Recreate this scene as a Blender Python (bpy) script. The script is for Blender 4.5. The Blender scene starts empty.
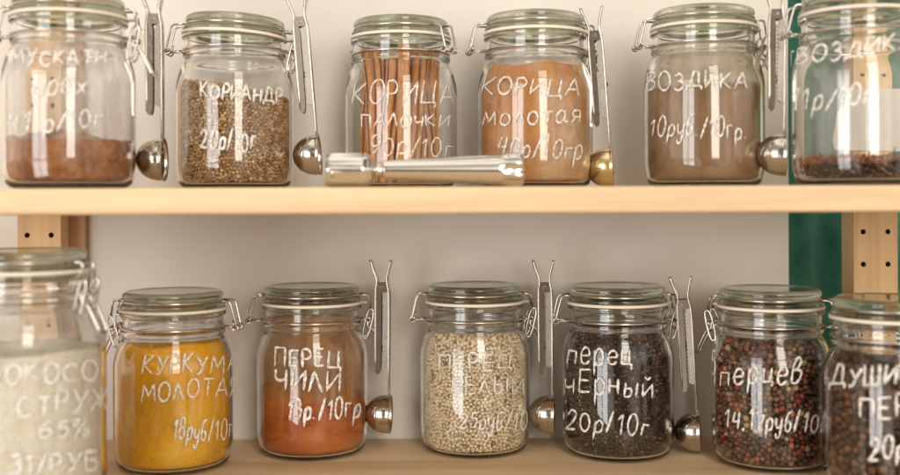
import bpy, bmesh, math, random
import numpy as np
from mathutils import Vector, Matrix

random.seed(7)
RNG = np.random.default_rng(7)
sc = bpy.context.scene
col = sc.collection
F = 1050.0          # focal length of the photograph, in its pixels
HX, HY = 450.0, 200.0
ROLL = 0.0042
ZC = 0.245          # camera height above the lower shelf
UP = ZC + 0.0104    # top of the upper shelf
pi = math.pi


# ------------------------------------------------------------------ mesh helpers
def mesh_from(name, V, Fc, mats, parent=None, smooth=True, fmat=None, loc=None):
    me = bpy.data.meshes.new(name)
    me.from_pydata([tuple(v) for v in V], [], [tuple(f) for f in Fc])
    if not isinstance(mats, (list, tuple)):
        mats = [mats]
    for m in mats:
        me.materials.append(m)
    if fmat is not None:
        me.polygons.foreach_set('material_index', np.array(fmat, dtype=np.int32))
    me.polygons.foreach_set('use_smooth', np.full(len(me.polygons), smooth))
    me.update()
    o = bpy.data.objects.new(name, me)
    col.objects.link(o)
    if parent:
        o.parent = parent
    if loc:
        o.location = loc
    return o


class MB:
    def __init__(s):
        s.V, s.F, s.M = [], [], []

    def add(s, V, Fc, m=0):
        b = len(s.V)
        s.V += [tuple(v) for v in V]
        s.F += [tuple(b + i for i in f) for f in Fc]
        s.M += [m] * len(Fc)

    def build(s, name, mats, parent=None, smooth=True, loc=None):
        return mesh_from(name, s.V, s.F, mats, parent, smooth, s.M, loc)


def fillet(pts, n=5):
    """pts: (r, z, fillet radius) -> rounded polyline"""
    out = []
    N = len(pts)
    for i, p in enumerate(pts):
        P = np.array(p[:2], float)
        fr = p[2] if len(p) > 2 else 0
        if i in (0, N - 1) or fr <= 0:
            out.append(tuple(P))
            continue
        A = np.array(pts[i - 1][:2], float) - P
        B = np.array(pts[i + 1][:2], float) - P
        la, lb = np.linalg.norm(A), np.linalg.norm(B)
        A /= la
        B /= lb
        t = min(fr, la * .48, lb * .48)
        p0, p2 = P + A * t, P + B * t
        for k in range(n + 1):
            u = k / n
            out.append(tuple((1 - u) ** 2 * p0 + 2 * u * (1 - u) * P + u * u * p2))
    return out


def lathe(prof, seg=96, closed=False, axis='z'):
    V, Fc, rings = [], [], []
    for r, z in prof:
        if r < 1e-6:
            rings.append([len(V)])
            V.append((0, 0, z))
        else:
            rings.append(list(range(len(V), len(V) + seg)))
            for k in range(seg):
                a = 2 * pi * k / seg
                V.append((r * math.cos(a), r * math.sin(a), z))
    n = len(rings)
    for i in range(n if closed else n - 1):
        A, B = rings[i], rings[(i + 1) % n]
        if len(A) == 1 and len(B) == 1:
            continue
        for k in range(seg):
            k2 = (k + 1) % seg
            if len(A) == 1:
                Fc.append((A[0], B[k2], B[k]))
            elif len(B) == 1:
                Fc.append((A[k], A[k2], B[0]))
            else:
                Fc.append((A[k], A[k2], B[k2], B[k]))
    if axis == 'x':
        V = [(z, y, x) for x, y, z in V]
        Fc = [tuple(reversed(f)) for f in Fc]
    return V, Fc


def tube(pts, r, closed=False, n=8, normals=None, flat=None):
    """sweep; with normals+flat the section is an ellipse thin along the normal"""
    P = [Vector(p) for p in pts]
    N = len(P)
    V, Fc = [], []
    prev = None
    for i in range(N):
        if closed:
            t = P[(i + 1) % N] - P[i - 1]
        else:
            t = P[min(i + 1, N - 1)] - P[max(i - 1, 0)]
        if t.length < 1e-9:
            t = Vector((0, 0, 1))
        t.normalize()
        if normals:
            rr = r * (1 + .22 * math.sin(i * .9 + N) + .12 * math.sin(i * 2.3))
            u = Vector(normals[i])
            u = (u - t * u.dot(t)).normalized()
        elif prev is None:
            u = t.orthogonal().normalized()
        else:
            u = prev - t * prev.dot(t)
            u = u.normalized() if u.length > 1e-6 else t.orthogonal().normalized()
        prev = u
        w = t.cross(u)
        ru = flat if flat else r
        k_end = 0.55 if (not closed and i in (0, N - 1)) else 1.0
        for k in range(n):
            a = 2 * pi * k / n
            V.append(P[i] + u * (ru * math.cos(a)) + w * ((rr if normals else r) * k_end * math.sin(a)))
    for i in range(N if closed else N - 1):
        j = (i + 1) % N
        for k in range(n):
            k2 = (k + 1) % n
            Fc.append((i * n + k, i * n + k2, j * n + k2, j * n + k))
    if not closed:
        Fc.append(tuple(range(n))[::-1])
        Fc.append(tuple((N - 1) * n + k for k in range(n)))
    return V, Fc


def smooth_path(pts, n=5, closed=False):
    P = [np.array(p, float) for p in pts]
    N = len(P)
    out = []
    rng = range(N if closed else N - 1)
    for i in rng:
        if closed:
            p0, p1, p2, p3 = P[i - 1], P[i], P[(i + 1) % N], P[(i + 2) % N]
        else:
            p0, p1, p2, p3 = P[max(i - 1, 0)], P[i], P[i + 1], P[min(i + 2, N - 1)]
        for k in range(n):
            u = k / n
            out.append(tuple(.5 * ((2 * p1) + (-p0 + p2) * u + (2 * p0 - 5 * p1 + 4 * p2 - p3) * u * u
                                   + (-p0 + 3 * p1 - 3 * p2 + p3) * u ** 3)))
    if not closed:
        out.append(tuple(P[-1]))
    return out


def round_path(pts, r=.002, n=4):
    """polyline with rounded bends in 3-D"""
    out = [tuple(pts[0])]
    for i in range(1, len(pts) - 1):
        P = np.array(pts[i], float)
        A = np.array(pts[i - 1], float) - P
        B = np.array(pts[i + 1], float) - P
        la, lb = np.linalg.norm(A), np.linalg.norm(B)
        t = min(r, la * .45, lb * .45)
        p0, p2 = P + A / la * t, P + B / lb * t
        for k in range(n + 1):
            u = k / n
            out.append(tuple((1 - u) ** 2 * p0 + 2 * u * (1 - u) * P + u * u * p2))
    out.append(tuple(pts[-1]))
    return out


def prism_y(poly, y0, y1):
    """polygon in x-z extruded along y"""
    n = len(poly)
    V = [(x, y0, z) for x, z in poly] + [(x, y1, z) for x, z in poly]
    Fc = [tuple(range(n)), tuple(range(2 * n - 1, n - 1, -1))]
    for i in range(n):
        j = (i + 1) % n
        Fc.append((i, i + n, j + n, j))
    return V, Fc


def strip(path, th, widths):
    """bent sheet-metal strip: centreline in x-z, width along y"""
    V, Fc = [], []
    N = len(path)
    for i, (x, z) in enumerate(path):
        a = path[max(i - 1, 0)]
        b = path[min(i + 1, N - 1)]
        t = Vector((b[0] - a[0], b[1] - a[1])).normalized()
        tt = th[i] if isinstance(th, list) else th
        nx, nz = -t.y * tt / 2, t.x * tt / 2
        w = widths[i] / 2
        V += [(x + nx, -w, z + nz), (x + nx, w, z + nz), (x - nx, w, z - nz), (x - nx, -w, z - nz)]
    for i in range(N - 1):
        for k in range(4):
            k2 = (k + 1) % 4
            Fc.append((i * 4 + k, i * 4 + k2, i * 4 + 4 + k2, i * 4 + 4 + k))
    Fc.append((3, 2, 1, 0))
    Fc.append(tuple((N - 1) * 4 + k for k in range(4)))
    return V, Fc


def box_bevel(name, x0, x1, y0, y1, z0, z1, mat, parent=None, bev=.002, seg=3):
    bm = bmesh.new()
    bmesh.ops.create_cube(bm, size=1)
    for v in bm.verts:
        v.co = Vector(((x0 + x1) / 2 + v.co.x * (x1 - x0), (y0 + y1) / 2 + v.co.y * (y1 - y0),
                       (z0 + z1) / 2 + v.co.z * (z1 - z0)))
    if bev:
        bmesh.ops.bevel(bm, geom=bm.edges[:], offset=bev, segments=seg, affect='EDGES', profile=.5)
    me = bpy.data.meshes.new(name)
    bm.to_mesh(me)
    bm.free()
    me.materials.append(mat)
    me.polygons.foreach_set('use_smooth', np.full(len(me.polygons), bool(bev)))
    o = bpy.data.objects.new(name, me)
    col.objects.link(o)
    if parent:
        o.parent = parent
    if bev:
        md = o.modifiers.new('wn', 'WEIGHTED_NORMAL')
        md.keep_sharp = False
    return o


def tag(o, label=None, cat=None, group=None, kind=None):
    if label:
        o['label'] = label
    if cat:
        o['category'] = cat
    if group:
        o['group'] = group
    if kind:
        o['kind'] = kind
    return o


def empty(name, loc, rz=0):
    o = bpy.data.objects.new(name, None)
    o.empty_display_size = .02
    o.location = loc
    o.rotation_euler = (0, 0, rz)
    col.objects.link(o)
    return o


def copy_tree(o, parent=None):
    c = o.copy()
    col.objects.link(c)
    c.parent = parent
    for ch in list(o.children):
        copy_tree(ch, c)
    return c


# ------------------------------------------------------------------ materials
def newmat(name):
    m = bpy.data.materials.new(name)
    m.use_nodes = True
    nt = m.node_tree
    return m, nt, nt.nodes['Principled BSDF']


def node(nt, t, **kw):
    n = nt.nodes.new(t)
    for k, v in kw.items():
        if k in n.inputs:
            n.inputs[k].default_value = v
        else:
            setattr(n, k, v)
    return n


def ramp(nt, stops, interp='LINEAR'):
    r = nt.nodes.new('ShaderNodeValToRGB')
    r.color_ramp.interpolation = interp
    el = r.color_ramp.elements
    el[0].position, el[0].color = stops[0][0], (*stops[0][1], 1)
    el[1].position, el[1].color = stops[-1][0], (*stops[-1][1], 1)
    for p, c in stops[1:-1]:
        e = el.new(p)
        e.color = (*c, 1)
    return r


def glass_mat(name, color, rough=0.0, ior=1.5):
    m, nt, b = newmat(name)
    b.inputs['Base Color'].default_value = (*color, 1)
    b.inputs['Roughness'].default_value = rough
    b.inputs['IOR'].default_value = ior
    b.inputs['Transmission Weight'].default_value = 1
    # slight mouth-blown waviness
    tc = node(nt, 'ShaderNodeTexCoord')
    nz = node(nt, 'ShaderNodeTexNoise', Scale=26.0, Detail=1.0)
    bp = node(nt, 'ShaderNodeBump', Strength=.07, Distance=.0015)
    nt.links.new(tc.outputs['Object'], nz.inputs['Vector'])
    nt.links.new(nz.outputs['Fac'], bp.inputs['Height'])
    nt.links.new(bp.outputs['Normal'], b.inputs['Normal'])
    return m


def metal_mat(name, color, rough):
    m, nt, b = newmat(name)
    b.inputs['Metallic'].default_value = 1
    tc = node(nt, 'ShaderNodeTexCoord')
    nz = node(nt, 'ShaderNodeTexNoise', Scale=180.0, Detail=4.0)
    r = node(nt, 'ShaderNodeMapRange')
    r.inputs['To Min'].default_value = rough * .85
    r.inputs['To Max'].default_value = rough * 1.2
    cr = ramp(nt, [(0.3, tuple(c * .95 for c in color)), (.7, color)])
    nt.links.new(tc.outputs['Object'], nz.inputs['Vector'])
    nt.links.new(nz.outputs['Fac'], r.inputs['Value'])
    nt.links.new(nz.outputs['Fac'], cr.inputs['Fac'])
    nt.links.new(cr.outputs['Color'], b.inputs['Base Color'])
    nt.links.new(r.outputs['Result'], b.inputs['Roughness'])
    return m


def powder_mat(name, stops, scale=40, bump=.5, bscale=500, dist=.001, stretch=(1, 1, 1), detail=5.0):
    m, nt, b = newmat(name)
    b.inputs['Roughness'].default_value = .95
    b.inputs['Specular IOR Level'].default_value = .15
    tc = node(nt, 'ShaderNodeTexCoord')
    mp = node(nt, 'ShaderNodeMapping')
    mp.inputs['Scale'].default_value = stretch
    nz = node(nt, 'ShaderNodeTexNoise', Scale=scale, Detail=detail, Roughness=.62)
    cr = ramp(nt, stops)
    n2 = node(nt, 'ShaderNodeTexNoise', Scale=bscale, Detail=3.0)
    mx = node(nt, 'ShaderNodeMix', data_type='RGBA', blend_type='MULTIPLY')
    mx.inputs['Factor'].default_value = .45
    g = ramp(nt, [(.3, (.68, .66, .64)), (.65, (1.06, 1.06, 1.06))])
    bp = node(nt, 'ShaderNodeBump', Strength=bump, Distance=dist)
    L = nt.links.new
    L(tc.outputs['Object'], mp.inputs['Vector'])
    L(mp.outputs[0], nz.inputs['Vector'])
    L(tc.outputs['Object'], n2.inputs['Vector'])
    L(nz.outputs['Fac'], cr.inputs['Fac'])
    L(n2.outputs['Fac'], g.inputs['Fac'])
    L(cr.outputs['Color'], mx.inputs['A'])
    L(g.outputs['Color'], mx.inputs['B'])
    L(mx.outputs['Result'], b.inputs['Base Color'])
    L(n2.outputs['Fac'], bp.inputs['Height'])
    L(bp.outputs['Normal'], b.inputs['Normal'])
    return m


def seed_mat(name, stops, rough=.55, wrinkle=.12, wscale=600):
    m, nt, b = newmat(name)
    b.inputs['Roughness'].default_value = rough
    b.inputs['Specular IOR Level'].default_value = .35
    ge = node(nt, 'ShaderNodeNewGeometry')
    cr = ramp(nt, stops, 'CONSTANT' if len(stops) > 5 else 'LINEAR')
    tc = node(nt, 'ShaderNodeTexCoord')
    nz = node(nt, 'ShaderNodeTexNoise', Scale=wscale, Detail=2.0)
    g = ramp(nt, [(.35, (.62, .6, .58)), (.65, (1.12, 1.12, 1.12))])
    mx = node(nt, 'ShaderNodeMix', data_type='RGBA', blend_type='MULTIPLY')
    mx.inputs['Factor'].default_value = .3
    bp = node(nt, 'ShaderNodeBump', Strength=wrinkle, Distance=.0005)
    L = nt.links.new
    L(ge.outputs['Random Per Island'], cr.inputs['Fac'])
    L(tc.outputs['Object'], nz.inputs['Vector'])
    L(nz.outputs['Fac'], g.inputs['Fac'])
    L(cr.outputs['Color'], mx.inputs['A'])
    L(g.outputs['Color'], mx.inputs['B'])
    L(mx.outputs['Result'], b.inputs['Base Color'])
    L(nz.outputs['Fac'], bp.inputs['Height'])
    L(bp.outputs['Normal'], b.inputs['Normal'])
    return m


def pine_mat(name, axis='x', light=(.76, .56, .35), dark=(.63, .41, .22), scale=1.0):
    m, nt, b = newmat(name)
    b.inputs['Roughness'].default_value = .5
    b.inputs['Specular IOR Level'].default_value = .35
    L = nt.links.new
    tc = node(nt, 'ShaderNodeTexCoord')
    mp = node(nt, 'ShaderNodeMapping')
    s = {'x': (1.6, 20, 26), 'z': (34, 26, 1.3)}[axis]
    mp.inputs['Scale'].default_value = tuple(v * scale for v in s)
    nz = node(nt, 'ShaderNodeTexNoise', Scale=1.0, Detail=3.0, Distortion=.6)
    wv = node(nt, 'ShaderNodeTexNoise', Scale=4.5, Detail=8.0, Roughness=.7)
    cr = ramp(nt, [(.28, dark), (.5, light), (.72, tuple(c * 1.08 for c in light))])
    fi = ramp(nt, [(.3, (.86, .83, .78)), (.6, (1.02, 1.02, 1.02))])
    mx = node(nt, 'ShaderNodeMix', data_type='RGBA', blend_type='MULTIPLY')
    mx.inputs['Factor'].default_value = .7
    bp = node(nt, 'ShaderNodeBump', Strength=.12, Distance=.0006)
    L(tc.outputs['Object'], mp.inputs['Vector'])
    L(mp.outputs[0], nz.inputs['Vector'])
    L(mp.outputs[0], wv.inputs['Vector'])
    L(nz.outputs['Fac'], cr.inputs['Fac'])
    L(wv.outputs['Fac'], fi.inputs['Fac'])
    L(cr.outputs['Color'], mx.inputs['A'])
    L(fi.outputs['Color'], mx.inputs['B'])
    # a few knots
    mp2 = node(nt, 'ShaderNodeMapping')
    mp2.inputs['Scale'].default_value = (5, 14, 14) if axis == 'x' else (14, 14, 5)
    vo = node(nt, 'ShaderNodeTexVoronoi', Scale=1.0)
    kr = ramp(nt, [(.0, (.45, .27, .13)), (.055, (.55, .36, .2)), (.085, (1, 1, 1))])
    m2 = node(nt, 'ShaderNodeMix', data_type='RGBA', blend_type='MULTIPLY')
    m2.inputs['Factor'].default_value = .75
    L(tc.outputs['Object'], mp2.inputs['Vector'])
    L(mp2.outputs[0], vo.inputs['Vector'])
    L(vo.outputs['Distance'], kr.inputs['Fac'])
    L(mx.outputs['Result'], m2.inputs['A'])
    L(kr.outputs['Color'], m2.inputs['B'])
    L(m2.outputs['Result'], b.inputs['Base Color'])
    L(wv.outputs['Fac'], bp.inputs['Height'])
    L(bp.outputs['Normal'], b.inputs['Normal'])
    return m


def wall_mat(name, c, var=.05, scale=3):
    m, nt, b = newmat(name)
    b.inputs['Roughness'].default_value = .8
    L = nt.links.new
    tc = node(nt, 'ShaderNodeTexCoord')
    nz = node(nt, 'ShaderNodeTexNoise', Scale=scale, Detail=5.0)
    cr = ramp(nt, [(.3, tuple(v * (1 - var) for v in c)), (.7, tuple(v * (1 + var) for v in c))])
    n2 = node(nt, 'ShaderNodeTexNoise', Scale=260.0, Detail=3.0)
    bp = node(nt, 'ShaderNodeBump', Strength=.12, Distance=.0008)
    L(tc.outputs['Object'], nz.inputs['Vector'])
    L(tc.outputs['Object'], n2.inputs['Vector'])
    L(nz.outputs['Fac'], cr.inputs['Fac'])
    L(cr.outputs['Color'], b.inputs['Base Color'])
    L(n2.outputs['Fac'], bp.inputs['Height'])
    L(bp.outputs['Normal'], b.inputs['Normal'])
    return m


def film_mat(name, color, lo, hi, scale=30, stretch=(1, 1, .35)):
    """thin coat on the inside of a jar: patchy coverage"""
    m, nt, b = newmat(name)
    b.inputs['Base Color'].default_value = (*color, 1)
    b.inputs['Roughness'].default_value = 1
    b.inputs['Specular IOR Level'].default_value = 0
    L = nt.links.new
    tc = node(nt, 'ShaderNodeTexCoord')
    mp = node(nt, 'ShaderNodeMapping')
    mp.inputs['Scale'].default_value = stretch
    nz = node(nt, 'ShaderNodeTexNoise', Scale=scale, Detail=6.0, Roughness=.6)
    mr = node(nt, 'ShaderNodeMapRange')
    mr.inputs['From Min'].default_value = .3
    mr.inputs['From Max'].default_value = .7
    mr.inputs['To Min'].default_value = lo
    mr.inputs['To Max'].default_value = hi
    L(tc.outputs['Object'], mp.inputs['Vector'])
    L(mp.outputs[0], nz.inputs['Vector'])
    L(nz.outputs['Fac'], mr.inputs['Value'])
    L(mr.outputs['Result'], b.inputs['Alpha'])
    return m


M = {}
M['glass'] = glass_mat('jar_glass', (.998, .998, .994))
M['lid'] = glass_mat('lid_glass', (.60, .62, .50))
M['steel'] = metal_mat('wire_steel', (.62, .58, .53), .2)
M['clip'] = metal_mat('clip_steel', (.50, .46, .41), .15)
M['handle'] = metal_mat('handle_steel', (.58, .55, .50), .27)
M['bowl'] = metal_mat('bowl_steel', (.56, .51, .45), .13)
M['brass'] = metal_mat('brass', (.72, .58, .33), .22)
M['chrome'] = metal_mat('polished_steel', (.74, .71, .66), .08)
m_, nt_, b_ = newmat('white_rubber')
b_.inputs['Base Color'].default_value = (.84, .76, .64, 1)
b_.inputs['Roughness'].default_value = .55
b_.inputs['Subsurface Weight'].default_value = .1
b_.inputs['Subsurface Radius'].default_value = (.002, .0015, .001)
M['rubber'] = m_
M['shelf'] = pine_mat('pine_shelf', 'x', (.74, .545, .34), (.56, .375, .205))
M['post'] = pine_mat('pine_post', 'z', (.82, .565, .31), (.68, .43, .21))
M['batten'] = pine_mat('pine_batten', 'z', (.54, .34, .19), (.45, .27, .14))
M['panel'] = wall_mat('grey_panel', (.77, .73, .675), .05, 4)
M['wall'] = wall_mat('white_wall', (.78, .74, .69), .03)
m_, nt_, b_ = newmat('green_velvet')
b_.inputs['Roughness'].default_value = .9
b_.inputs['Sheen Weight'].default_value = .3
tc = node(nt_, 'ShaderNodeTexCoord')
nz = node(nt_, 'ShaderNodeTexNoise', Scale=34.0, Detail=6.0, Roughness=.65)
cr = ramp(nt_, [(.3, (.022, .135, .10)), (.7, (.06, .26, .19))])
nt_.links.new(tc.outputs['Object'], nz.inputs['Vector'])
nt_.links.new(nz.outputs['Fac'], cr.inputs['Fac'])
nt_.links.new(cr.outputs['Color'], b_.inputs['Base Color'])
M['green'] = m_
m_, nt_, b_ = newmat('dark_hole')
b_.inputs['Base Color'].default_value = (.20, .10, .05, 1)
b_.inputs['Roughness'].default_value = .9
M['hole'] = m_
m_, nt_, b_ = newmat('white_paper')
b_.inputs['Base Color'].default_value = (.74, .71, .67, 1)
b_.inputs['Roughness'].default_value = .7
M['paper'] = m_
# chalk marker: opaque white paint with slight wear
m_, nt_, b_ = newmat('chalk_marker')
b_.inputs['Base Color'].default_value = (.90, .87, .82, 1)
b_.inputs['Roughness'].default_value = .65
tc = node(nt_, 'ShaderNodeTexCoord')
nz = node(nt_, 'ShaderNodeTexNoise', Scale=300.0, Detail=3.0)
mr = node(nt_, 'ShaderNodeMapRange')
mr.inputs['From Min'].default_value = .35
mr.inputs['From Max'].default_value = .6
mr.inputs['To Min'].default_value = .30
mr.inputs['To Max'].default_value = .92
nt_.links.new(tc.outputs['Object'], nz.inputs['Vector'])
nt_.links.new(nz.outputs['Fac'], mr.inputs['Value'])
nt_.links.new(mr.outputs['Result'], b_.inputs['Alpha'])
M['chalk'] = m_
m_ = m_.copy()
m_.name = 'worn_chalk_marker'
for n in m_.node_tree.nodes:
    if n.type == 'MAP_RANGE':
        n.inputs['To Min'].default_value = .2
        n.inputs['To Max'].default_value = .8
M['chalk_worn'] = m_

# ------------------------------------------------------------------ handwriting
G = {
 'А': (.8, ['L 0,0 .38,1 .76,0', 'L .14,.36 .64,.36']),
 'Б': (.7, ['L .62,1 .05,1 .05,0', 'C .05,.55 .45,.55 .62,.3 .45,.02 .05,0']),
 'В': (.7, ['L .05,0 .05,1', 'C .05,1 .45,.98 .5,.75 .3,.55 .05,.52', 'C .05,.52 .5,.5 .6,.25 .4,.02 .05,0']),
 'Г': (.6, ['L .05,0 .05,1 .58,1']),
 'Д': (.95, ['L .2,.05 .42,1 .72,.95 .76,.05', 'L .02,-.22 .04,.06 .92,.06 .93,-.2']),
 'Е': (.65, ['L .58,1 .05,.98 .05,0 .6,.02', 'L .05,.52 .5,.52']),
 'З': (.65, ['C .05,.85 .28,1.02 .52,.82 .42,.6 .22,.53', 'C .22,.53 .55,.48 .58,.2 .3,-.03 .03,.14']),
 'И': (.8, ['L .05,1 .05,.05 .7,.95 .7,0']),
 'Й': (.8, ['L .05,.9 .05,.0 .7,.88 .7,0', 'C .2,1.15 .36,1.03 .54,1.16']),
 'К': (.75, ['L .05,1 .05,0', 'L .62,1 .1,.48 .68,0']),
 'Л': (.75, ['L 0,0 .34,1 .7,0']),
 'М': (.95, ['L .02,0 .14,1 .46,.3 .78,1 .9,0']),
 'Н': (.75, ['L .05,1 .05,0', 'L .65,1 .65,0', 'L .05,.52 .65,.52']),
 'О': (.8, ['O .38,.5 .36,.5']),
 'П': (.75, ['L .05,0 .05,1 .65,.98 .66,0']),
 'Р': (.65, ['L .06,0 .06,1', 'C .06,1 .4,1.02 .58,.76 .42,.5 .07,.47']),
 'С': (.75, ['C .66,.82 .4,1.02 .08,.75 .05,.3 .32,-.02 .66,.14']),
 'Т': (.75, ['L 0,1 .72,.98', 'L .37,1 .36,0']),
 'У': (.75, ['L .04,1 .38,.42', 'C .7,1 .45,.5 .3,.08 .05,-.02']),
 'Ж': (1.0, ['L .45,1 .45,0', 'L .02,1 .42,.5 0,0', 'L .9,1 .48,.5 .94,0']),
 'Ц': (.85, ['L .05,1 .05,.03 .66,.03 .66,1', 'L .66,.03 .82,.02 .8,-.2']),
 'Ч': (.7, ['C .05,1 .05,.6 .25,.45 .58,.55', 'L .6,1 .6,0']),
 'Ш': (1.05, ['L .05,1 .07,.03 .5,.03 .5,.95', 'L .5,.03 .93,.03 .95,1']),
 'Ы': (.95, ['L .05,1 .05,0', 'C .05,.5 .42,.52 .52,.25 .35,.01 .05,0', 'L .82,1 .82,0']),
 'Я': (.75, ['L .62,0 .62,1', 'C .62,1 .2,1.02 .08,.76 .25,.5 .62,.5', 'L .35,.48 .04,0']),
 'а': (.66, ['C .48,.48 .28,.62 .05,.38 .08,.06 .28,0 .48,.24', 'L .5,.64 .48,.14 .52,.02 .68,.06']),
 'в': (.6, ['C .06,0 .08,.7 .28,1 .44,.85 .36,.62 .12,.5', 'C .12,.5 .5,.48 .5,.2 .3,0 .06,.04']),
 'г': (.5, ['L .05,0 .08,.6 .46,.58']),
 'е': (.6, ['C .06,.3 .5,.34 .44,.58 .22,.62 .05,.35 .12,.04 .34,-.02 .54,.12']),
 'й': (.72, ['L .06,.6 .06,.04 .55,.56 .56,0', 'C .16,.86 .3,.76 .46,.88']),
 'л': (.6, ['L 0,0 .28,.6 .54,0']),
 'м': (.8, ['L .02,0 .12,.6 .36,.15 .62,.6 .72,0']),
 'н': (.62, ['L .06,.6 .06,0', 'L .5,.6 .5,0', 'L .06,.3 .5,.3']),
 'о': (.62, ['O .28,.3 .26,.3']),
 'п': (.6, ['L .06,0 .06,.6 .48,.58 .5,0']),
 'р': (.6, ['L .08,.6 .06,-.42', 'C .08,.4 .3,.66 .52,.45 .46,.08 .2,0 .08,.12']),
 'т': (.6, ['L 0,.6 .55,.6', 'L .28,.6 .28,0']),
 'у': (.58, ['C .04,.6 .08,.2 .26,.1 .46,.3', 'C .5,.6 .48,.1 .38,-.35 .15,-.4 .1,-.2']),
 'ц': (.65, ['L .06,.6 .07,.03 .46,.03 .48,.6', 'L .46,.03 .62,.02 .6,-.18']),
 'ч': (.58, ['C .05,.6 .06,.34 .2,.26 .45,.32', 'L .48,.62 .48,0']),
 'ы': (.8, ['L .05,.6 .05,0', 'C .05,.32 .34,.34 .4,.16 .28,.0 .05,0', 'L .66,.6 .66,0']),
 'б': (.6, ['O .26,.26 .22,.26', 'C .06,.36 .12,.8 .3,1 .55,1.08']),
 'х': (.6, ['L .02,.6 .52,0', 'L .5,.62 .04,0']),
 'я': (.6, ['L .48,0 .48,.6', 'C .48,.58 .18,.64 .08,.46 .2,.28 .48,.28', 'L .3,.28 .04,0']),
 '0': (.7, ['O .33,.5 .28,.5']),
 '1': (.45, ['L .04,.72 .3,1 .28,0']),
 '2': (.7, ['C .06,.75 .22,1.02 .52,.9 .5,.6 .25,.25 .02,.02', 'L .02,.02 .64,.04']),
 '3': (.65, ['C .05,.9 .28,1.04 .5,.82 .4,.6 .2,.53', 'C .2,.53 .55,.48 .56,.2 .3,-.03 .02,.12']),
 '4': (.7, ['L .18,1 .04,.42 .6,.45', 'L .52,1 .48,0']),
 '5': (.68, ['L .58,1 .16,.97 .1,.56', 'C .1,.56 .42,.64 .58,.36 .42,.02 .04,.06']),
 '6': (.65, ['C .5,.98 .15,.75 .05,.35 .18,.02 .5,.05 .56,.35 .36,.52 .08,.34']),
 '7': (.62, ['L .02,.98 .56,1 .2,0', 'L .14,.5 .5,.52']),
 '8': (.65, ['O .32,.74 .22,.25', 'O .31,.25 .27,.26']),
 '9': (.68, ['O .3,.68 .25,.32', 'C .55,.75 .55,.4 .42,.1 .22,-.04']),
 '/': (.5, ['L .04,-.12 .44,1.12']),
 '.': (.28, ['L .08,.0 .12,.03']),
 ',': (.3, ['L .12,.05 .04,-.16']),
 '%': (.85, ['L .1,0 .7,1', 'O .16,.8 .13,.18', 'O .64,.2 .13,.18']),
 ' ': (.45, []),
}


def glyph_strokes(ch):
    w, ss = G[ch]
    out = []
    for s in ss:
        k, rest = s[0], s[2:].split()
        pts = [tuple(float(v) for v in p.split(',')) for p in rest]
        if k == 'O':
            (cx, cy), (rx, ry) = pts
            a0 = 1.9 + random.uniform(-.2, .2)
            out.append([(cx + rx * math.cos(a0 + t * 2 * pi / 18), cy + ry * math.sin(a0 + t * 2 * pi / 18) * (1 + .0 * t))
                        for t in range(20)])
        elif k == 'C':
            out.append(smooth_path(pts, 4))
        else:
            q = []
            for a, b in zip(pts, pts[1:]):
                for t in range(5):
                    u = t / 5
                    q.append((a[0] + (b[0] - a[0]) * u, a[1] + (b[1] - a[1]) * u))
            q.append(pts[-1])
            out.append(q)
    return w, out


def unroll(px, py):
    dx, dy = px - 450, py - 237.5
    return 450 + dx - dy * ROLL, 237.5 + dy + dx * ROLL


def at(px, py, Z):
    """point of the photograph at distance Z -> world"""
    px, py = unroll(px, py)
    return Vector(((px - HX) * Z / F, Z, ZC - (py - HY) * Z / F))


def write_on(mb, jar, lines, pen=.00105):
    cx, Z, R, z0 = jar['cx'], jar['Z'], jar['R'], jar['z0']
    for text, x0, x1, b0, b1, h, slant in lines:
        tot = sum(G[c][0] + .16 for c in text) - .16
        x = 0
        for ch in text:
            w, ss = glyph_strokes(ch)
            jr = random.uniform(-.10, .10)
            jy = random.uniform(-.09, .09) * h
            js = random.uniform(.86, 1.10)
            for st in ss:
                P, Nn = [], []
                pw = pen * .93
                for gx, gy in st:
                    gx2 = gx + slant * gy + jr * gy + random.uniform(-.012, .012)
                    u = (x + gx2) / tot
                    px = x0 + (x1 - x0) * u
                    py = b0 + (b1 - b0) * u - gy * h * js + jy
                    px, py = unroll(px, py)
                    # ray from the camera to the front of the jar's wall
                    d = (px - HX) / F
                    off = cx - d * Z
                    k = -off / R / math.sqrt(1 + d * d)      # signed, -1..1 across the silhouette
                    base = math.atan(d)
                    if abs(k) < .93:
                        th = math.asin(k)
                    else:
                        th = math.copysign(math.asin(.93) + (abs(k) - .93) * 2.2, k)
                    th2 = th - base * 1.0
                    X, Y = R * math.sin(th2), -R * math.cos(th2)
                    zz = ZC - (py - HY) * (Z + Y) / F - z0
                    P.append((X * 1.004, Y * 1.004, zz))
                    Nn.append((math.sin(th2), -math.cos(th2), 0))
                V, Fc = tube(P, pw * random.uniform(.88, 1.12), n=8, normals=Nn, flat=.00025)
                mb.add(V, Fc)
            x += w + .16


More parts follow.
